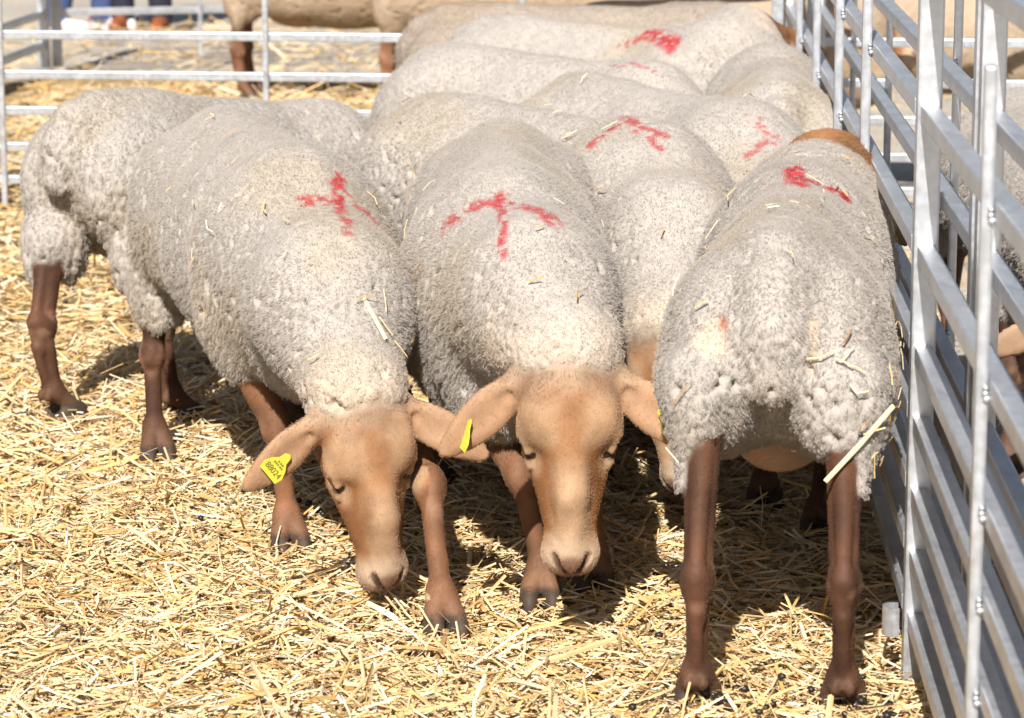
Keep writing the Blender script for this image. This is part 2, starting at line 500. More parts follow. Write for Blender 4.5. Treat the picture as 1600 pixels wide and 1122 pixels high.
def clip_band():
    import bmesh
    bm = bmesh.new()
    r, h, n = 0.017, 0.042, 14
    ring = []
    for i in range(n + 1):
        t = math.pi * 1.25 * i / n + math.pi * 0.35
        for rr in (r, r - 0.003):
            for z in (0, h):
                ring.append(bm.verts.new((rr * math.cos(t), rr * math.sin(t), z)))
    for i in range(n):
        a = ring[i * 4:(i + 1) * 4]; b = ring[(i + 1) * 4:(i + 2) * 4]
        for p, q in ((0, 1), (1, 3), (3, 2), (2, 0)):
            bm.faces.new((a[p], a[q], b[q], b[p]))
    me = bpy.data.meshes.new('pin_socket'); bm.to_mesh(me); bm.free()
    o = link('pin_socket', me, None, M['steel'])
    o.location = (fp(4.122)[0] - 0.030, 4.122, 0.085)
    tag(o, 'short curved steel socket on the foot of the hurdle post', 'bracket')
clip_band()

# ------------------------------------------------------------------ sheep
WOOL = np.array([0.422, 0.376, 0.330])
TEXT = {}
def text_mesh(s, size):
    cu = bpy.data.curves.new('tag_number', 'FONT'); cu.body = s; cu.size = size; cu.align_x = 'CENTER'; cu.align_y = 'CENTER'
    cu.extrude = 0.0002
    o = bpy.data.objects.new('tag_number', cu); col.objects.link(o)
    dg = bpy.context.evaluated_depsgraph_get(); dg.update()
    me = bpy.data.meshes.new_from_object(o.evaluated_get(dg))
    bpy.data.objects.remove(o); bpy.data.curves.remove(cu)
    return me
def tag_mesh():
    import bmesh
    bm = bmesh.new()
    pts = [(-.019, -.022), (.019, -.022), (.022, -.010), (.016, .002), (.008, .010), (.006, .020), (0, .024), (-.006, .020), (-.008, .010), (-.016, .002), (-.022, -.010)]
    f = bm.faces.new([bm.verts.new((x, y, 0)) for x, y in pts])
    r = bmesh.ops.extrude_face_region(bm, geom=[f])
    bmesh.ops.translate(bm, vec=(0, 0, 0.0018), verts=[v for v in r['geom'] if isinstance(v, bmesh.types.BMVert)])
    bmesh.ops.recalc_face_normals(bm, faces=bm.faces)
    me = bpy.data.meshes.new('ear_tag'); bm.to_mesh(me); bm.free(); me.materials.append(M['tag'])
    return me
TAGM = tag_mesh()

def sheep(label, pos, az, seed, head=None, hind=None, fore=None, size=1.0, length=1.0, width=1.0, res=0.0045, nhair=70000,
          wool=(1, 1, 1), face=(.285, .122, .040), leg=(.092, .040, .021), foreleg=None, marks=(), tags=(), straws=0, lockscale=1.0,
          fleece_len=1.0, lie=0.0, udder=False, tail=True, group='sheep in the pen', belly=None, dung=0.0, backdrop=0.0, coat=90000, tilt=0.0, bel=.02, thigh=0.0, relief=.45, spots=(), flank_straw=0):
    """local frame: x forward, y left, z up; pos = ground point under the middle of the trunk; az = heading (radians from +X)"""
    r_ = np.random.default_rng(seed)
    ca, sa = math.cos(az), math.sin(az)
    def loc(p):
        dx, dy = p[0] - pos[0], p[1] - pos[1]
        return np.array([dx * ca + dy * sa, -dx * sa + dy * ca] + ([p[2]] if len(p) > 2 else []))
    def vloc(v): return np.array([v[0] * ca + v[1] * sa, -v[0] * sa + v[1] * ca, v[2]])
    z0 = -lie
    s = size
    def T(x, y, z): return np.array([x * s * length, y * s * width, z * s + z0 - tilt * (x + .35)])
    pol = loc(head['poll']) if head else T(.62, 0, .45)
    hf = unit(vloc(head['f'])) if head else unit([.6, 0, -.8])
    hu = vloc(head['u']) if head else np.array([.8, 0, .6])
    hu = unit(hu - hf * (hu @ hf)); hs = np.cross(hu, hf)          # hs = left side of the head
    hsz = (head or {}).get('size', 1.0) * s
    HR = np.stack([hf, hs, hu], 1)
    def Hd(f, sd, u): return pol + HR @ (np.array([f, sd, u]) * hsz)
    muz = Hd(.27, 0, -.04)
    pts = np.array([T(-.62, -.24, 0), T(.52, .24, .74), pol, muz])
    ex = 0.20
    lo = pts.min(0) - [0.08, 0.08, 0.02]; hi = pts.max(0) + [0.08, 0.08, 0.08]
    lo = np.minimum(lo, np.minimum(pol, muz) - [ex, ex, 0.06]); hi = np.maximum(hi, np.maximum(pol, muz) + [ex, ex, 0.06])
    feet = []
    for k, q in enumerate([hind, fore]):
        for j in (0, 1):
            sd = 1 if j == 0 else -1
            t = T(-.44 if k == 0 else .26, .10 * sd, 0)[:2]
            f = loc(q[j])[:2] if q and q[j] is not None else t + r_.uniform(-.03, .03, 2)
            feet.append((k, sd, f))
            lo[:2] = np.minimum(lo[:2], f - 0.08); hi[:2] = np.maximum(hi[:2], f + 0.08)
    lo[2] = -0.01
    fl = Field(lo, hi, res)
    W = lambda c, r, k=.05, R=None: fl.ell('w', c, np.array(r) * s, k, R)
    rs = np.array([length, width, 1.0])
    # trunk
    W(T(-.05, 0, .478), np.array([.40, .172, .172]) * rs, .05)
    W(T(-.31, 0, .510), np.array([.215, .160, .153]) * rs, .06)
    W(T(.25, 0, .478), np.array([.21, .155, .172]) * rs, .06)
    W(T(.36, 0, .42 - bel), np.array([.14, .110, .13]) * rs, .06)
    W(T(-.03, 0, .455 - bel), np.array([.34, .160, .160]) * rs, .05)
    for sd in (-1, 1): W(T(-.28, .092 * sd, .43), np.array([.12, .064, .10]), .06)
    fl.cone('w', T(-.42, 0, .612 - backdrop), T(.30, 0, .605), .055 * s, .055 * s, .06)
    if tail:
        fl.cone('w', T(-.490, 0, .59), T(-.515, 0, .53), .050 * s, .050 * s, .04)
        fl.cone('w', T(-.515, 0, .54), T(-.535, 0, .470), .050 * s, .036 * s, .022)
    # neck
    nb = Hd(.015, 0, -.055)
    nm = (T(.36, 0, .53) * .5 + nb * .5) + np.array([0, 0, (head or {}).get('nz', .030)])
    fl.cone('w', T(.26, 0, .505), nm, .150 * s, .118 * s, .09)
    fl.cone('w', nm, nb - hu * .006, .118 * s, .080 * s, .09)
    fl.ell('w', Hd(-.025, 0, -.050), np.array([.050, .070, .050]) * hsz, .06, HR)
    # legs
    for k, sd, f in feet:
        if lie > 0.05: continue
        fx, fy = f
        if k == 0:
            hip = T(-.33, .088 * sd, .44); st = T(-.32, .100 * sd, .39)
            st[:2] = st[:2] * .4 + (f + [.045 * s, 0]) * .6
            hock = np.array([fx - .030 * s, fy * .9 + st[1] * .1, .205 * s])
            hb = hock + [-.022 * s, 0, .012 * s]
            fl.ell('w', T(-.405, .098 * sd, .470), np.array([.125, .076, .135]) * s, .08)
            wz = np.append(T(-.455, .098 * sd, 0)[:2] * .55 + (f + [-.012, 0]) * .45, (.405 - thigh) * s)
            fl.cone('w', T(-.40, .102 * sd, .45), wz, .066 * s, .062 * s, .04)
            st = wz + np.array([.004, 0, .015]) * s
            fl.cone('s', st, hock, .0265 * s, .0185 * s, .016)
            tg = wz * .5 + hock * .5
            fl.cone('w', wz + np.array([-.006, sd * .010, 0]) * s, tg + np.array([-.004, sd * .017, .0]) * s, .054 * s, .027 * s, .03)
            for j in range(7):
                aj = r_.uniform(0, math.tau); fl.ell('w', wz + np.array([math.cos(aj) * .034, math.sin(aj) * .030, -.012 - r_.uniform(0, .045)]) * s, np.array([.032, .030, .055]) * s, .03)
            fl.cone('s', wz + np.array([-.012, 0, .01]) * s, hb, .019 * s, .0100 * s, .005)
            fl.cone('s', hb, hock + [-.012 * s, 0, -.045 * s], .0155 * s, .013 * s, .014)
            fl.ell('s', hock, np.array([.028, .0235, .029]) * s, .010)
            fet = np.array([fx - .012 * s, fy, .078 * s])
            fl.cone('s', hock, fet, .0158 * s, .0145 * s, .008)
            fl.cone('s', hb + [.000 * s, 0, -.05 * s], fet + [-.018 * s, 0, .012 * s], .0095 * s, .010 * s, .005)
        else:
            sh = T(.25, .105 * sd, .38); kn = np.array([fx * .85 + sh[0] * .15 + .008, fy * .8 + sh[1] * .2, .215 * s])
            fl.ell('w', T(.24, .096 * sd, .41), np.array([.105, .066, .13]) * s, .05)
            fl.cone('w', sh, kn * .35 + sh * .65, .062 * s, .046 * s, .03)
            fl.cone('s', sh, kn, .040 * s, .0205 * s, .02)
            fl.ell('s', kn, np.array([.0245, .0235, .034]) * s, .014)
            fet = np.array([fx - .005 * s, fy, .075 * s])
            fl.cone('s', kn, fet, .0165 * s, .0145 * s, .010)
            fl.cone('s', kn + [-.020 * s, 0, -.03 * s], fet + [-.018 * s, 0, .01 * s], .0085 * s, .0095 * s, .005)
        fl.ell('s', fet + [-.002, 0, -.004], np.array([.0235, .0220, .025]) * s, .008)
        fl.ell('s', fet + [-.024 * s, .010 * s, -.012 * s], np.array([.009, .008, .011]) * s, .006)
        fl.ell('s', fet + [-.024 * s, -.010 * s, -.012 * s], np.array([.009, .008, .011]) * s, .006)
        for c in (-1, 1):
            fl.cone('s', fet + [.004 * s, c * .006 * s, -.01], [fx + .018 * s, fy + c * .0165 * s, .040 * s], .0175 * s, .0155 * s, .006)
            fl.ell('s', [fx + .022 * s, fy + c * .0175 * s, .022 * s], np.array([.038, .0158, .028]) * s, .003)
    if udder:
        fl.ell('s', T(-.22, 0, .345), np.array([.13, .070, .055]) * s, .03)
    # head
    E = lambda f, sd, u, r, k=.02, cut=False, ch='s': fl.ell(ch, Hd(f, sd, u), np.array(r) * hsz, k * hsz, HR, cut)
    Cn = lambda a, b, ra, rb, k=.02, cut=False: fl.cone('s', Hd(*a), Hd(*b), ra * hsz, rb * hsz, k * hsz, cut)
    E(.050, 0, -.042, (.076, .060, .052), .01)
    for c in (-1, 1):
        E(.064, c * .033, -.017, (.044, .029, .023), .012)             # forehead boss
        E(.084, c * .054, -.030, (.027, .0135, .0150), .010)           # rim of the orbit
    Cn((.080, 0, -.049), (.215, 0, -.048), .051, .032, .016)
    Cn((.085, 0, -.019), (.165, 0, -.011), .026, .021, .012)           # bridge of the nose
    Cn((.165, 0, -.011), (.236, 0, -.027), .021, .018, .012)
    for c in (-1, 1):
        Cn((.112, c * .047, -.056), (.190, c * .020, -.050), .013, .010, .014)
        Cn((.075, c * .026, -.084), (.205, c * .009, -.077), .033, .016, .014)
        E(.249, c * .012, -.056, (.022, .021, .019), .008)
    E(.240, 0, -.045, (.031, .0365, .029), .012)
    E(.238, 0, -.080, (.025, .020, .014), .008)
    for c in (-1, 1):
        fl.ell('s', Hd(.109, c * .0565, -.0335), np.array([.0185, .0135, .0115]) * hsz, .003, HR, True)      # socket
        E(.0985, c * .0525, -.0275, (.0200, .0085, .0060), .003)         # upper lid
        E(.119, c * .0500, -.0405, (.0180, .0075, .0055), .003)         # lower lid
        Cn((.245, c * .0215, -.021), (.267, c * .0065, -.036), .0052, .0040, .003, True)   # nostril
        Cn((.250, c * .036, -.066), (.280, c * .003, -.067), .0030, .0030, .003, True)    # mouth line
    ears = {}
    for sd, key in ((1, 'earL'), (-1, 'earR')):
        d = (head or {}).get(key)
        d = unit(vloc(d)) if d is not None else unit(hs * sd * .9 + np.array([0, 0, -.35]) - hf * .1)
        base = Hd(.022, sd * .058, -.045)
        n = hu * 1.0 + hf * .25 if (head or {}).get('earn') is None else vloc(head['earn'])
        n = unit(n - d * (n @ d)); w = np.cross(n, d)
        R = np.stack([d, w, n], 1)
        fl.cone('s', base - d * .015 * hsz, base + d * .03 * hsz, .021 * hsz, .015 * hsz, .015)
        fl.ell('s', base + d * .062 * hsz, np.array([.058, .029, .0075]) * hsz, .012, R)
        fl.ell('s', base + d * .094 * hsz - n * .003, np.array([.048, .020, .0068]) * hsz, .010, R)
        fl.ell('s', base + d * .060 * hsz + n * .011 * hsz, np.array([.040, .013, .006]) * hsz, .008, R, True)
        ears[key] = (base, d, n, w)
    fl.d['w'] += .014 * s
    V, F, G = fl.nets()
    dw = fl.sample(fl.d['w'], V); ds = fl.sample(fl.d['s'], V)
    wm = sstep(-.004, .006, ds - dw + 0.010 * (fbm(V, 60, 2, seed) - .5))
    # keep the fleece off the front of the face
    q = (V - pol) @ HR / hsz
    hfz = sstep(-.020, .022, q[:, 0] - 7.0 * q[:, 1] ** 2 + 0.035 * (fbm(V, 60, 2, seed) - .5)) * (np.linalg.norm(q - [.12, 0, -.04], axis=1) < .22) * sstep(.030, .010, ds)
    wm = wm * (1 - hfz * (q[:, 0] > -.03))
    bare = (head or {}).get('bare')
    bm_ = 0.0
    if bare is not None:
        bm_ = sstep(bare - .012, bare + .012, q[:, 0] + .02 * (vnoise(V, 60, seed) - .5)) * (np.linalg.norm(q - [.02, 0, -.04], axis=1) < .20) * (V[:, 2] > .45)
        wm = wm * (1 - bm_)
    # fleece relief: soft lumps, then locks with creases between
    lum = fbm(V, 14, 3, seed) - .5
    up = G[:, 2]
    side = np.clip(1 - np.maximum(up, 0) * 1.15, 0.12, 1)
    sp = .0130 * lockscale
    wi = np.nonzero(wm > .5)[0]
    area = len(wi) * res * res
    nl = int(area / (sp * sp * 0.8))
    ctr = V[r_.choice(wi, min(nl, len(wi)), replace=False)]
    KM = np.array([1, 1, .75 if relief < 1 else .5])
    Vw = V * KM
    li, ld = nearest(ctr * KM, Vw[wi])
    lockof = np.full(len(V), -1, np.int32); lockof[wi] = li
    disp = np.zeros(len(V), np.float32)
    # locks are raised domes; edges sink
    lockh = r_.uniform(.5, 1.2, len(ctr))
    disp[wi] = (.0055 * relief * side[wi] + .0008) * (lockh[li] * (1 - (ld / (sp * .75)) ** 2).clip(-.6, 1))
    crack = np.zeros(len(V), np.float32)
    crack[wi] = sstep(.46 * sp, .70 * sp, ld) * sstep(.60 - .16 * relief, .70 - .12 * relief, vnoise(V[wi], 42, seed + 50)) * sstep(.0, .55, side[wi])
    disp -= (.009 + .004 * relief) * crack
    V2 = V + G * (wm * (disp + (.010 if relief < 1 else .005) * lum))[:, None]
    # colours
    woolc = WOOL * np.array(wool)
    cv = np.repeat(woolc[None], len(V), 0) * (0.93 + .14 * fbm(V, 7, 2, seed + 5))[:, None]
    yel = sstep(.52, .72, fbm(V, 5, 2, seed + 9)); cv *= 1 - yel[:, None] * np.array([.02, .06, .14])
    pt = sstep(-.10, .0, q[:, 0]) * (np.linalg.norm(q - [.0, 0, -.03], axis=1) < .13); cv = cv + (np.array([.60, .47, .34]) - cv) * (pt * .45)[:, None]
    skin = np.repeat(np.array(leg)[None], len(V), 0)
    fa = np.array(face)
    fcol = np.repeat(fa[None], len(V), 0)
    ismz = sstep(.205, .245, q[:, 0] + .01 * (vnoise(V, 90, 3) - .5))
    bridge = sstep(.034, .014, np.abs(q[:, 1]) + .010 * (vnoise(V, 60, 4) - .5)) * sstep(.09, .15, q[:, 0]) * sstep(-.04, -.015, q[:, 2])
    pale = np.array([.56, .40, .25])
    fcol = fcol + (pale - fcol) * (np.clip(bridge * .62 + ismz * .75, 0, .9) * (head or {}).get('pale', 1.0))[:, None]
    fcol = fcol + (np.array([.60, .47, .35]) - fcol) * (ismz * .5 * (head or {}).get('pale', 1.0))[:, None]
    brow = sstep(.045, .02, np.linalg.norm((q - [.075, 0, 0]) * [1, .45, 1] - np.stack([np.zeros(len(q)), np.sign(q[:, 1]) * .022, np.zeros(len(q))], 1), axis=1))
    fcol = fcol + (pale * .95 - fcol) * (brow * .55 * (head or {}).get('pale', 1.0))[:, None]
    fc_ = np.linalg.norm((q - [.072, 0, .0]) * [.8, 1.3, .5], axis=1); fcol = fcol + (fa * [.92, .85, .75] - fcol) * (.65 * sstep(.036, .012, fc_))[:, None]
    ck_ = sstep(.026, .042, np.abs(q[:, 1])) * sstep(.125, .15, q[:, 0]) * sstep(.225, .19, q[:, 0]); fcol = fcol * (1 - .30 * ck_[:, None] * [.8, 1, 1.1])
    fore_c = sstep(.065, .0, q[:, 0] + .03 * (fbm(V, 40, 2, seed) - .5)); fcol = fcol + (np.array([.50, .385, .27]) - fcol) * (fore_c * .8 * (head or {}).get('pale', 1.0))[:, None]
    patch = fbm(V, 20, 3, seed + 2); fcol *= (.50 + 1.0 * patch)[:, None]
    pad = sstep(.243, .252, q[:, 0] + .3 * (.012 - np.abs(q[:, 1]))) * sstep(.022, .015, np.abs(q[:, 1])) * sstep(-.056, -.046, q[:, 2])
    fcol = fcol + (np.array([.30, .15, .11]) - fcol) * (pad * .8)[:, None]
    for c in (-1, 1):
        for a_, b_, rr in (((.245, c * .0215, -.021), (.267, c * .0065, -.036), .0070), ((.250, c * .036, -.066), (.280, c * .003, -.067), .0042)):
            a_ = np.array(a_); b_ = np.array(b_); ba = b_ - a_
            t = ((q - a_) @ ba / (ba @ ba)).clip(0, 1)
            dd = np.linalg.norm(q - a_ - t[:, None] * ba, axis=1)
            fcol *= (1 - .82 * sstep(rr, rr * .55, dd))[:, None]
        ey = np.linalg.norm((q - [.1085, c * .0530, -.0345]) * [.60, .8, 1.3], axis=1)
        fcol = fcol + (pale * 1.05 - fcol) * (.6 * sstep(.030, .016, ey))[:, None]
        fcol *= (1 - .90 * sstep(.0125, .0085, ey))[:, None]
    earm = np.zeros(len(V), np.float32)
    for key, (base, d, n, w) in ears.items():
        e = (V - base) / hsz; t = e @ d; dist = np.linalg.norm(e - t[:, None] * d, axis=1)
        em = sstep(.012, .03, t) * (t < .17) * (dist < .045); earm = np.maximum(earm, (t > -.03) * (t < .17) * (dist < .045))
        fcol = fcol + (np.array([.47, .29, .17]) - fcol) * (em * .78)[:, None]
    headm = sstep(.02, -.01, ds) * (np.linalg.norm(q - [.10, 0, -.04], axis=1) < .26) * np.maximum((np.abs(q[:, 1]) < .080 - .29 * np.clip(q[:, 0] - .12, 0, .14)) * (q[:, 2] > -.135) * (q[:, 0] < .282), earm)
    headm = np.maximum(headm, bm_)
    flc = np.array(foreleg if foreleg else leg)
    fm = sstep(-.02, .06, V[:, 0])
    skin = skin + (flc - skin) * fm[:, None]
    skin *= ((.45 + 1.1 * fbm(V, 22, 3, seed + 4)) * (.60 + .8 * vnoise(V * [1, 1, .35], 34, seed + 14)))[:, None]
    skin = skin + (np.array([.165, .092, .054]) - skin) * (sstep(.10, .04, V[:, 2]) * .55)[:, None]
    hk = sstep(.06, .0, np.abs(V[:, 2] - .205 * s)) * sstep(.45, .65, fbm(V, 30, 2, seed + 6)); skin = skin + (np.array([.30, .165, .10]) - skin) * (hk * .7)[:, None]
    hoof = sstep(.052, .042, V[:, 2] + .006 * (vnoise(V, 80, 2) - .5)); skin = skin + (np.array([.060, .047, .036]) - skin) * (hoof * .85)[:, None]
    if udder or belly is not None:
        um = sstep(.255, .28, V[:, 2]) * (wm < .5) * (np.abs(V[:, 1]) < .12) * (V[:, 0] < -.08) * (V[:, 0] > -.40)
        skin = skin + (np.array([.42, .27, .18]) - skin) * um[:, None]
    skin = skin + (fcol - skin) * headm[:, None]
    # creases at the fleece edge near skin, dung stains on the breech
    for (sx_, sy_, sz_, rr, cc) in spots:
        dd = np.linalg.norm((V - T(sx_, sy_, sz_)) / rr, axis=1) + .8 * (fbm(V, 30, 2, seed + 8) - .5)
        cv = cv + (np.array(cc) - cv) * sstep(1.0, .45, dd)[:, None]
    # paint marks: strokes in plan
    paint = np.zeros(len(V), np.float32)
    if marks:
        nz = fbm(V, 95, 2, seed + 20)
        for (p0, p1, wd, den) in marks:
            a_ = loc(p0); b_ = loc(p1); ba = b_ - a_
            t = ((V[:, :2] - a_) @ ba / (ba @ ba)).clip(0, 1)
            dd = np.linalg.norm(V[:, :2] - a_ - t[:, None] * ba, axis=1)
            paint = np.maximum(paint, sstep(wd * 1.12, wd * .4, dd + .009 * (vnoise(V, 55, seed + 31) - .5)) * sstep(.56 - den * .42, .66 - den * .32, nz) * (up > .1) * (.40 + .6 * min(1, den * 1.5)))
    RED = np.array([.42, .030, .036])
    cv = cv + (RED - cv) * (paint * .92)[:, None]
    C = skin + (cv - skin) * wm[:, None]
    me = mesh_np('sheep', V2, F, C.clip(0, 1))
    wa = me.attributes.new('wool', 'FLOAT', 'POINT'); wa.data.foreach_set('value', wm.astype(np.float32))
    me.materials.append(M['sheep'])
    root = bpy.data.objects.new('sheep', me); col.objects.link(root)
    root.location = (pos[0], pos[1], 0); root.rotation_euler = (0, 0, az)
    tag(root, label, 'sheep', group)
    # fleece fibres gathered into locks
    tri_w = wm[F].mean(1)
    fw = np.nonzero(tri_w > .55)[0]
    pick = r_.choice(fw, nhair)
    b4 = r_.dirichlet((1, 1, 1, 1), nhair).astype(np.float32)
    vi = F[pick]
    root_p = (V2[vi] * b4[:, :, None]).sum(1)
    nr = (G[vi] * b4[:, :, None]).sum(1); nr /= np.linalg.norm(nr, axis=1)[:, None] + 1e-9
    hc = (cv[vi] * b4[:, :, None]).sum(1)
    ck = (crack[vi] * b4).sum(1)
    kp = r_.random(nhair) > ck * 1.3
    cand = lockof[vi]; best = cand[np.arange(nhair), np.argmax(b4 + (cand >= 0) * 2.0, 1)]
    root_p, nr, hc = root_p[kp], nr[kp], hc[kp]; li = np.maximum(best[kp], 0); nhair = len(root_p)
    lc = ctr[li]
    sdn = np.clip(1 - np.maximum(nr[:, 2], 0) * 1.1, .15, 1)
    cn = [fbm(root_p, 9, 2, seed + 40 + i) - .5 for i in range(3)]
    comb = np.stack([-.35 + 1.6 * cn[0], 1.6 * cn[1], -.75 * sdn + 1.2 * cn[2]], 1)
    comb -= nr * (comb * nr).sum(1)[:, None]
    ljit = r_.normal(0, .18 + .12 * relief, (len(ctr), 3))[li]
    dirv = nr * .32 + comb * 1.0 + ljit * .6 * sdn[:, None] + r_.normal(0, .35, (nhair, 3))
    dirv /= np.linalg.norm(dirv, axis=1)[:, None]
    hl = (.0038 + .0040 * sdn) * fleece_len * r_.uniform(.6, 1.15, nhair) * s
    qh_ = (root_p - pol) @ HR / hsz
    hl = hl * (1 - .6 * sstep(-.09, .01, qh_[:, 0]) * (np.linalg.norm(qh_ - [.0, 0, -.03], axis=1) < .14))
    clump = (.15 + .40 * sdn)[:, None]
    tip = root_p + dirv * hl[:, None]
    ltip = lc + (nr + comb * .6 + ljit * .5) * (hl * 1.0)[:, None]
    off = ltip - root_p; ln = np.linalg.norm(off, axis=1)
    ok = (ln < .03)[:, None]
    tip = np.where(ok, tip * (1 - clump) + ltip * clump, tip)
    mid = root_p * .45 + tip * .55 + nr * (hl * .18)[:, None] + r_.normal(0, .0012, (nhair, 3))
    rp = root_p - nr * .002
    pts = np.stack([rp, mid, tip], 1)
    rad = np.array([[.00022, .00020, .00010]]) * (res / .0045) ** .5
    hcol = (hc * r_.uniform(.96, 1.14, (nhair, 1)) * lockh[li][:, None] ** .12).clip(0, .95)
    hair('fleece', pts, rad, hcol, M['wool'], root)
    # short smooth coat on face and legs
    if coat:
        fs = np.nonzero(tri_w < .35)[0]
        if len(fs):
            pick = r_.choice(fs, coat); vi = F[pick]
            b4 = r_.dirichlet((1, 1, 1, 1), coat).astype(np.float32)
            rp = (V2[vi] * b4[:, :, None]).sum(1); nr = (G[vi] * b4[:, :, None]).sum(1)
            hcol = (C[vi] * b4[:, :, None]).sum(1)
            keep = (rp[:, 2] > .04) & (np.linalg.norm(np.abs((rp - pol) @ HR / hsz * [1, 1, 1]) - [.1085, .053, .0345], axis=1) > .016)
            rp, nr, hcol = rp[keep], nr[keep], hcol[keep]
            qh = np.linalg.norm((rp - pol) @ HR / hsz - [.10, 0, -.04], axis=1) < .24
            qf = sstep(.05, -.01, ((rp - pol) @ HR / hsz)[:, 0]) * qh
            cb = np.where(qh[:, None], hf[None], np.array([[0, 0, -1.0]]))
            cb = cb - nr * (cb * nr).sum(1)[:, None]
            d = nr * .16 + cb + r_.normal(0, .16, rp.shape); d /= np.linalg.norm(d, axis=1)[:, None]
            L = (r_.uniform(.0020, .0036, len(rp)) * (1 + 1.5 * qf))[:, None]
            pts = np.stack([rp - nr * .0008, rp + d * L * .6 + nr * .0002, rp + d * L], 1)
            hair('short_coat', pts, np.array([[.00020, .00017, .00007]]), (hcol * r_.uniform(.75, 1.25, (len(rp), 1))).clip(0, .95), M['coat'], root)
    # eyes
    for c in (-1, 1):
        import bmesh
        bm = bmesh.new(); bmesh.ops.create_uvsphere(bm, u_segments=14, v_segments=9, radius=.0140 * hsz)
        for f in bm.faces: f.smooth = True
        em = bpy.data.meshes.new('eye'); bm.to_mesh(em); bm.free()
        o = link('eye', em, root, M['eye']); o.location = Hd(.1085, c * .0440, -.0385)
    # ear tags
    for t_ in tags:
        base, d, n, w = ears[t_[0]]
        o = link('ear_tag', TAGM, root)
        p = base + d * t_[2] * hsz + n * .0115 * t_[3]
        if len(t_) > 4: n2 = unit(vloc(t_[4]))
        else: n2 = n * t_[3]
        y = -d - n2 * ((-d) @ n2); y = unit(y); x = np.cross(y, n2)
        mm = Matrix(np.stack([x, y, n2], 1).tolist()).to_4x4(); mm.translation = Vector(p)
        o.matrix_local = mm
        if t_[1]:
            key = t_[1]
            if key not in TEXT: TEXT[key] = text_mesh(key, .0135); TEXT[key].materials.append(M['ink'])
            tx = link('tag_number', TEXT[key], o); tx.location = (0, -.011, .0022)
            if 'small' not in TEXT:      # the worn, unreadable small print above the number
                vv, ff = [], []
                for yy, xs in ((.0045, (-.004, .001, .005)), (.0000, (-.009, -.005, -.001, .004, .008))):
                    for xx in xs:
                        i0 = len(vv); w_ = .0014 + .0006 * random.random()
                        vv += [(xx - w_, yy - .0013, 0), (xx + w_, yy - .0015, 0), (xx + w_ * .8, yy + .0014, 0), (xx - w_ * .9, yy + .0012, 0)]
                        ff.append((i0, i0 + 1, i0 + 2, i0 + 3))
                TEXT['small'] = mesh_np('worn_print', np.array(vv), np.array(ff), None, False); TEXT['small'].materials.append(M['ink'])
            tx = link('worn_print', TEXT['small'], o); tx.location = (0, 0, .0022)
    # straw caught in the wool
    if straws:
        pk = r_.choice(fw, straws * 6)
        Pp = V2[F[pk]].mean(1); Nn = G[F[pk]].mean(1)
        wgt = np.where(Nn[:, 2] > -.1, 1.0, .2); keep = r_.random(len(pk)) < wgt / wgt.sum() * straws
        Pp, Nn = Pp[keep], Nn[keep]
        if flank_straw:
            ctrf = V2[F[fw]].mean(1)
            fz = fw[(ctrf[:, 1] < -.09) & (ctrf[:, 2] < .54) & (ctrf[:, 2] > .33) & (ctrf[:, 0] < -.30)]
            pk = r_.choice(fz, flank_straw)
            Pp = np.concatenate([Pp, V2[F[pk]].mean(1)]); Nn = np.concatenate([Nn, G[F[pk]].mean(1)])
        n = len(Pp)
        if n:
            tdir = r_.normal(0, 1, (n, 3)); tdir -= Nn * (tdir * Nn).sum(1)[:, None] * .92
            tdir /= np.linalg.norm(tdir, axis=1)[:, None]
            L = r_.uniform(.012, .042, n)
            vv, ff, cc = stalks(Pp + Nn * .010, tdir, L, r_.uniform(.0015, .0032, n), r_.normal(0, .12, n), Nn, straw_cols(n))
            o = link('straw_bits', mesh_np('straw_bits', vv, ff, cc, False), root, M['straw']); o['kind'] = 'stuff'
    return root

def T_marks(segs): return segs
FACE = (.47, .235, .095)
HEAD_TOWARD = math.radians(-90)
def heading(a, b): return math.atan2(b[1] - a[1], b[0] - a[0])
def place(rump, wither, off=.0):
    """trunk middle from the rump end and the withers (plan points)"""
    a = np.array(rump); b = np.array(wither); d = (b - a) / np.linalg.norm(b - a)
    m = a + d * (.50 + off)
    return (float(m[0]), float(m[1])), heading(a, b)

MARKS = dict(
    one=[((-.283, 4.81), (-.273, 4.715), .015, .62), ((-.273, 4.715), (-.250, 4.575), .013, .45), ((-.328, 4.719), (-.280, 4.725), .019, .5), ((-.262, 4.76), (-.204, 4.735), .016, .40)],
    two=[((-.093, 4.575), (-.054, 4.566), .017, .42), ((-.054, 4.566), (-.018, 4.545), .018, .5), ((-.018, 4.545), (.029, 4.466), .019, .5), ((.029, 4.466), (.064, 4.410), .020, .55), ((-.018, 4.572), (-.017, 4.53), .014, .75), ((-.016, 4.56), (-.012, 4.358), .009, .55)],
    three=[((.440, 4.66), (.434, 4.545), .021, .7), ((.452, 4.60), (.515, 4.612), .011, .65), ((.43, 4.58), (.39, 4.62), .008, .12)],
    five=[((.146, 5.383), (.190, 5.393), .014, .5), ((.205, 5.44), (.230, 5.345), .018, .5), ((.230, 5.345), (.267, 5.324), .015, .5), ((.235, 5.34), (.262, 5.28), .008, .4)],
    six=[((.455, 5.66), (.490, 5.60), .011, .3), ((.490, 5.60), (.53, 5.54), .013, .3), ((.442, 5.57), (.50, 5.615), .011, .3)])
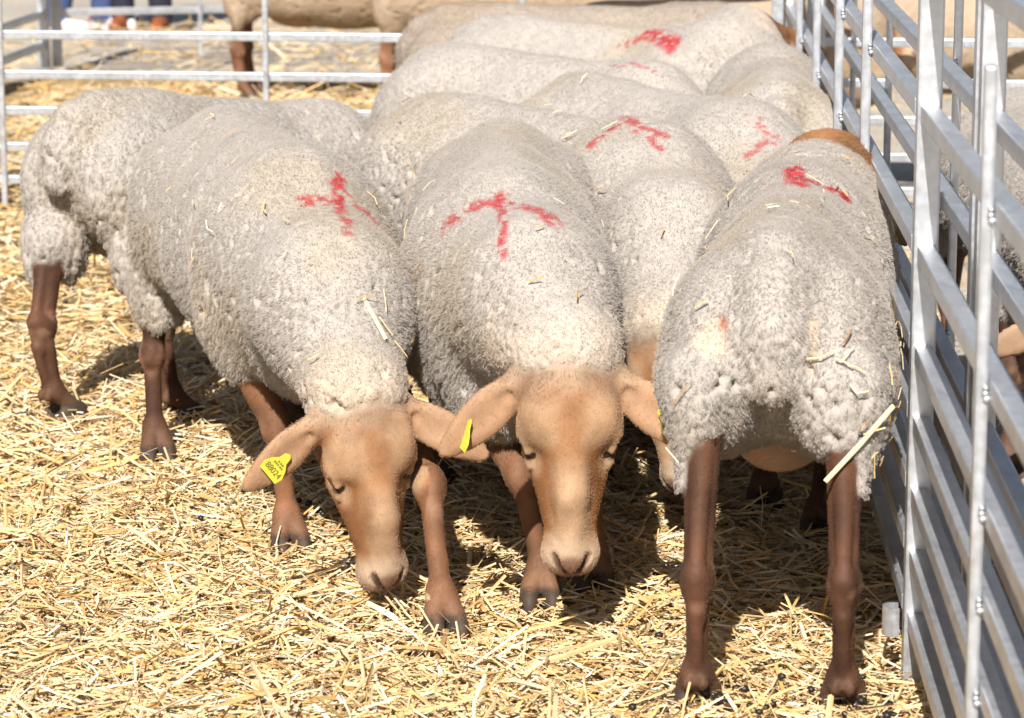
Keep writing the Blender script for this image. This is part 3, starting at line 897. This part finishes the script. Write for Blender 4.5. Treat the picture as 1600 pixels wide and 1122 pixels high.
# front left ewe, head down to the straw
p, az = place((-.562, 5.64), (-.275, 4.62))
sheep('front sheep with lowered brown face, numbered ear tag and red paint cross', p, az, 1, size=1.025,
      head=dict(poll=(-.213, 4.385, .368), f=(.13, -.05, -.985), u=(.36, -.90, .10), earL=(.86, -.10, -.50), earR=(-.72, -.30, -.62), size=1.07),
      hind=((-.42, 5.66), (-.669, 5.515)), fore=((-.106, 4.377), (-.374, 4.863)), foreleg=(.20, .092, .044), nhair=150000, res=.004, bel=.03, thigh=.07,
      marks=MARKS['one'], tags=[('earR', '88024', .085, 1), ('earL', None, .10, -1)], straws=60)
# front middle ewe facing the camera
p, az = place((-.012, 5.47), (-.012, 4.50))
sheep('middle sheep facing the camera with a red T painted on its shoulders', p, az, 2, size=1.02, bel=.05,
      head=dict(poll=(.083, 4.235, .455), f=(.012, -.13, -.99), u=(.02, -1, .2), earL=(.78, -.36, -.62), earR=(-.72, -.16, -.66), size=1.13),
      fore=((.13, 4.62), (.045, 4.53)), foreleg=(.20, .092, .044), nhair=150000, res=.004, marks=MARKS['two'],
      tags=[('earR', None, .10, 1, (-.9, -.3, .3)), ('earL', None, .09, 1, (.8, -.4, .5))], straws=14)
# right ewe seen from behind
p, az = place((.350, 3.98), (.485, 4.95))
sheep('sheep turned away beside the hurdle, showing rump and both hind legs', p, az, 3, relief=.8, size=1.02, width=.88, length=.92, udder=True, bel=.0, thigh=-.055,
      head=dict(nz=-.02, bare=-.115, pale=.12, poll=(.548, 5.12, .664), f=(.18, .72, -.66), u=(.15, .62, .75), earL=(-.55, .5, -.3), earR=(.50, -.20, -.84), size=1.0),
      hind=((.256, 3.985), (.454, 3.96)), fore=((.442, 5.12), (.518, 4.926)), nhair=150000,
      spots=[(-.50, .085, .520, (.06, .032, .045), (.60, .46, .34)), (-.50, .072, .545, (.06, .013, .016), (.42, .19, .12)), (-.50, -.060, .51, (.06, .013, .06), (.60, .46, .34))], flank_straw=34,
      marks=MARKS['three'], tags=[('earR', '8642', .085, 1, (-.1, -1, .15))], straws=70)
# left ewe seen from the side and behind
p, az = place((-.905, 5.86), (-.32, 6.52))
sheep('sheep with deeply crimped wool standing side-on at the far left of the pen', p, az, 4, tilt=.13, length=.90,
      head=dict(nz=.0, poll=(-.275, 6.58, .40), f=(.45, .15, -.85), u=(.8, .3, .5)),
      hind=((-.905, 5.88), (-.668, 5.86)), nhair=150000, lockscale=1.4, relief=1.25, bel=.05, thigh=.03, straws=14, leg=(.092, .040, .021))

# ewe behind the middle one, its face half hidden beside the right ewe
p, az = place((-.215, 6.02), (.235, 5.42))
sheep('sheep behind the middle one, brown face half hidden by the turned-away rump', p, az, 5,
      head=dict(poll=(.225, 4.86, .385), f=(.12, -.22, -.97), u=(-.55, -.80, .1), earL=(.6, .3, -.6), earR=(-.4, .5, -.5)), nhair=120000,
      marks=MARKS['five'], straws=22)
LOW = dict(res=.0075, nhair=60000, coat=0)
# rows behind
p, az = place((.09, 6.42), (.47, 5.68))
sheep('sheep with a faint pink cross on its withers, squeezed against the hurdle', p, az, 6,
      head=dict(poll=(.56, 5.40, .33), f=(.3, -.2, -.93), u=(.4, -.85, .2)),
      marks=MARKS['six'], straws=10, **LOW)
p, az = place((-.23, 7.08), (.28, 6.52))
sheep('sheep with a thin curved pink paint line on its back, second row from the left', p, az, 7,
      head=dict(poll=(.45, 6.3, .33), f=(.4, -.2, -.9), u=(.5, -.8, .2)),
      marks=[((.215, 6.505), (.255, 6.485), .012, .4), ((.255, 6.485), (.305, 6.438), .010, .3)], **LOW)
p, az = place((.545, 6.12), (.60, 7.0))
sheep('sheep with a plain unmarked round rump against the hurdle, in the back row', p, az, 8,
      head=dict(poll=(.60, 7.16, .30), f=(.1, .4, -.9), u=(.1, .85, .4)), straws=6, **LOW)
p, az = place((-.13, 7.86), (.37, 7.44))
sheep('sheep with bright red paint blot on its back and brown cheek by the hurdle', p, az, 9,
      head=dict(nz=.0, size=.9, poll=(.590, 7.40, .690), pale=.15, f=(.80, .35, -.32), u=(.2, -.15, 1), earL=(-.2, .9, -.2), earR=(-.6, -.1, -.7)),
      marks=[((.27, 7.43), (.34, 7.40), .015, .45), ((.335, 7.42), (.39, 7.30), .026, .75)], **LOW)
p, az = place((-.26, 8.18), (.30, 8.13))
sheep('greyer brown woolled sheep at the very back of the pen, cut by the top edge', p, az, 10,
      head=dict(poll=(.52, 8.1, .5), f=(.7, -.1, -.7), u=(.7, 0, .7)), wool=(.80, .74, .68), **LOW)
TAN = (1.02, .86, .68)
OTHER = dict(res=.009, nhair=30000, coat=0, wool=TAN, fleece_len=.7)
p, az = place((.20, 9.25), (.85, 9.05))
sheep('tan short-woolled sheep close behind the back hurdle, above the red-blotted one', p, az, 11,
      head=dict(poll=(1.0, 9.0, .6), f=(.8, -.1, -.5), u=(.5, 0, .86)), group='sheep of the next pen', **OTHER)
p, az = place((.95, 9.55), (1.6, 9.30))
sheep('tan sheep striped by rail shadows beyond the corner where the hurdles meet', p, az, 12,
      head=dict(poll=(1.85, 9.2, .6), f=(.8, -.1, -.5), u=(.5, 0, .86)), group='sheep of the next pen', **OTHER)
p, az = place((-1.10, 11.75), (-.35, 11.72))
sheep('tan sheep with brown legs and bare belly standing in the pen beyond the back hurdle', p, az, 13,
      head=dict(poll=(-.05, 11.7, .62), f=(.8, -.1, -.5), u=(.5, 0, .86)), udder=True, group='sheep of the next pen', leg=(.17, .075, .04), **OTHER)
p, az = place((-.50, 11.35), (.22, 11.30))
sheep('second tan sheep overlapping the one with the bare belly, in the pen beyond', p, az, 14,
      head=dict(poll=(.5, 11.3, .62), f=(.8, -.1, -.5), u=(.5, 0, .86)), group='sheep of the next pen', leg=(.22, .10, .05), **OTHER)
RP = dict(res=.007, nhair=50000, coat=0, lockscale=1.4, fleece_len=1.2)
p, az = place((1.03, 6.15), (1.02, 5.2))
sheep('grey sheep in the neighbouring pen seen through the double hurdles', p, az, 15,
      head=dict(poll=(.98, 4.98, .42), f=(.2, -.3, -.9), u=(.1, -.9, .4)), face=(.10, .055, .035), leg=(.09, .045, .03),
      group='sheep of the neighbouring pen', **RP)
p, az = place((1.02, 3.45), (.93, 4.35))
sheep('sheep lying low beyond the double hurdles with a pink paint patch', p, az, 16,
      head=dict(poll=(.95, 4.62, .25), f=(.2, .7, -.6), u=(.1, .5, .8)), lie=.27, tail=False,
      marks=[((.84, 3.84), (.90, 3.80), .035, .75)], group='sheep of the neighbouring pen', **RP)
print('sheep done', round(time.time() - T0, 1))

# ------------------------------------------------------------------ loose stalks that can be picked out
def stalk(a, b, w, label, bend=.03):
    a = np.array(a, float); b = np.array(b, float); c = (a + b) / 2; d = b - a; L = np.linalg.norm(d)
    vv, ff, cc = stalks(np.zeros((1, 3)), (d / L)[None], np.array([L]), np.array([w]), np.array([bend]), np.array([[0.1, -.9, .5]]), np.array([[.86, .72, .44]]))
    o = link('straw_stalk', mesh_np('straw_stalk', vv, ff, cc, False), None, M['straw'])
    md = o.modifiers.new('thick', 'SOLIDIFY'); md.thickness = .0012
    o.location = c
    tag(o, label, 'straw', 'long stalks caught in the wool')
stalk((.420, 3.925, .355), (.512, 3.945, .455), .0065, 'thick pale stalk sticking out of the wool on the hip by the hurdle', .01)
stalk((-.252, 4.535, .556), (-.190, 4.46, .447), .006, 'long pale stalk hanging on the neck wool of the sheep with lowered face', .02)

# ------------------------------------------------------------------ dung pellets
def pellets():
    import bmesh
    bm = bmesh.new()
    spots = [(.30, 3.93, .05, 26), (.43, 3.97, .06, 18), (.36, 3.92, .10, 22), (.22, 4.3, .06, 6), (.30, 4.45, .05, 4), (-.42, 5.15, .06, 16), (-.36, 5.0, .05, 8), (-.95, 7.0, .1, 10), (-.55, 5.0, .1, 6)]
    for x, y, r, n in spots:
        for _ in range(n // 2 + 1):
            px, py = random.gauss(x, r), random.gauss(y, r * .7)
            z = float(bed_h(np.array([px]), np.array([py]))[0]) + random.uniform(.026, .044)
            s = random.uniform(.0045, .0075)
            mt = Matrix.Translation((px, py, z)) @ Matrix.Rotation(random.uniform(0, 6), 4, 'Z') @ Matrix.Diagonal((1.3, 1, .9, 1))
            bmesh.ops.create_icosphere(bm, subdivisions=1, radius=s, matrix=mt)
    for f in bm.faces: f.smooth = True
    me = bpy.data.meshes.new('dung_pellets'); bm.to_mesh(me); bm.free()
    o = link('dung_pellets', me, None, M['dung'])
    tag(o, 'dark dung pellets scattered among the straw', 'dung', kind='stuff')
pellets()

# ------------------------------------------------------------------ onlookers beyond the far hurdle
def person(label, pos, az, feet, trousers, shoe, top, skin=(.5, .3, .2), hairc=(.05, .03, .02), shoe2=None):
    fl = Field((-.45, -.5, -.01), (.55, .5, 1.80), .014)
    for sd, (fx, fy) in zip((1, -1), feet):
        hip = (0, .09 * sd, .90); kn = (fx * .5 + .03, (fy + .09 * sd) / 2, .48); an = (fx, fy, .085)
        fl.cone('w', hip, kn, .088, .062, .04); fl.cone('w', kn, (fx - .01, fy, .085), .064, .060, .03)
        fl.cone('s', (fx - .045, fy, .045), (fx + .14, fy + .01 * sd, .038), .044, .036, .02)
        fl.ell('s', (fx + .05, fy, .018), (.135, .046, .022), .01)
        sh = (0, .18 * sd, 1.38); el = (-.03, .26 * sd, 1.10); wr = (.08, .25 * sd, .87)
        fl.cone('w', sh, el, .055, .042, .03); fl.cone('w', el, wr, .042, .03, .03)
        fl.ell('s', (.10, .25 * sd, .81), (.022, .035, .05), .02)
        for k in range(4): fl.cone('s', (.10 + .016 * (k - 1.5), .25 * sd, .79), (.11 + .02 * (k - 1.5), .245 * sd, .715 + .008 * abs(k - 1.5)), .011, .008, .006)
        fl.cone('s', (.125, .24 * sd, .83), (.15, .22 * sd, .765), .011, .009, .01)
    fl.ell('w', (0, 0, .95), (.13, .175, .14), .06); fl.ell('w', (0, 0, 1.2), (.13, .175, .25), .08); fl.ell('w', (0, 0, 1.38), (.10, .20, .08), .06)
    fl.cone('s', (0, 0, 1.42), (.02, 0, 1.54), .055, .05, .03); fl.ell('s', (.03, 0, 1.63), (.10, .078, .12), .02)
    fl.ell('s', (.13, 0, 1.61), (.02, .016, .028), .015)
    for sd in (-1, 1): fl.ell('s', (.02, .08 * sd, 1.62), (.022, .012, .034), .01)
    V, F, G = fl.nets()
    dw = fl.sample(fl.d['w'], V); ds = fl.sample(fl.d['s'], V)
    w = (dw < ds)
    C = np.repeat(np.array(skin)[None], len(V), 0)
    C[V[:, 2] < .14] = shoe
    if shoe2 is not None: C[(V[:, 2] < .14) & (V[:, 2] > .05) & (vnoise(V, 22, 5) > .66)] = shoe2
    C[(V[:, 2] < .022)] = (.7, .7, .68)
    C[w] = np.array(trousers); C[w & (V[:, 2] > .96)] = top
    hd = (V[:, 2] > 1.65) & (V[:, 0] < .09); C[hd | ((V[:, 2] > 1.56) & (V[:, 0] < 0))] = hairc
    o = link('person', mesh_np('person', V, F, C), None, M['person'])
    o.location = (*pos, -.03); o.rotation_euler = (0, 0, az)
    tag(o, label, 'person')
person('person in blue jeans and white-red trainers standing beyond the far pen corner', (-2.12, 15.1), R_(-20), ((.02, .13), (-.10, -.12)), (.06, .09, .20), (.75, .72, .70), (.35, .36, .40), shoe2=(.62, .09, .10))
person('person in dark clothes with reddish brown boots beside the one in jeans', (-1.86, 15.2), R_(-95), ((.0, .09), (.02, -.10)), (.03, .03, .045), (.27, .085, .03), (.08, .08, .1))
print('script done', round(time.time() - T0, 1))
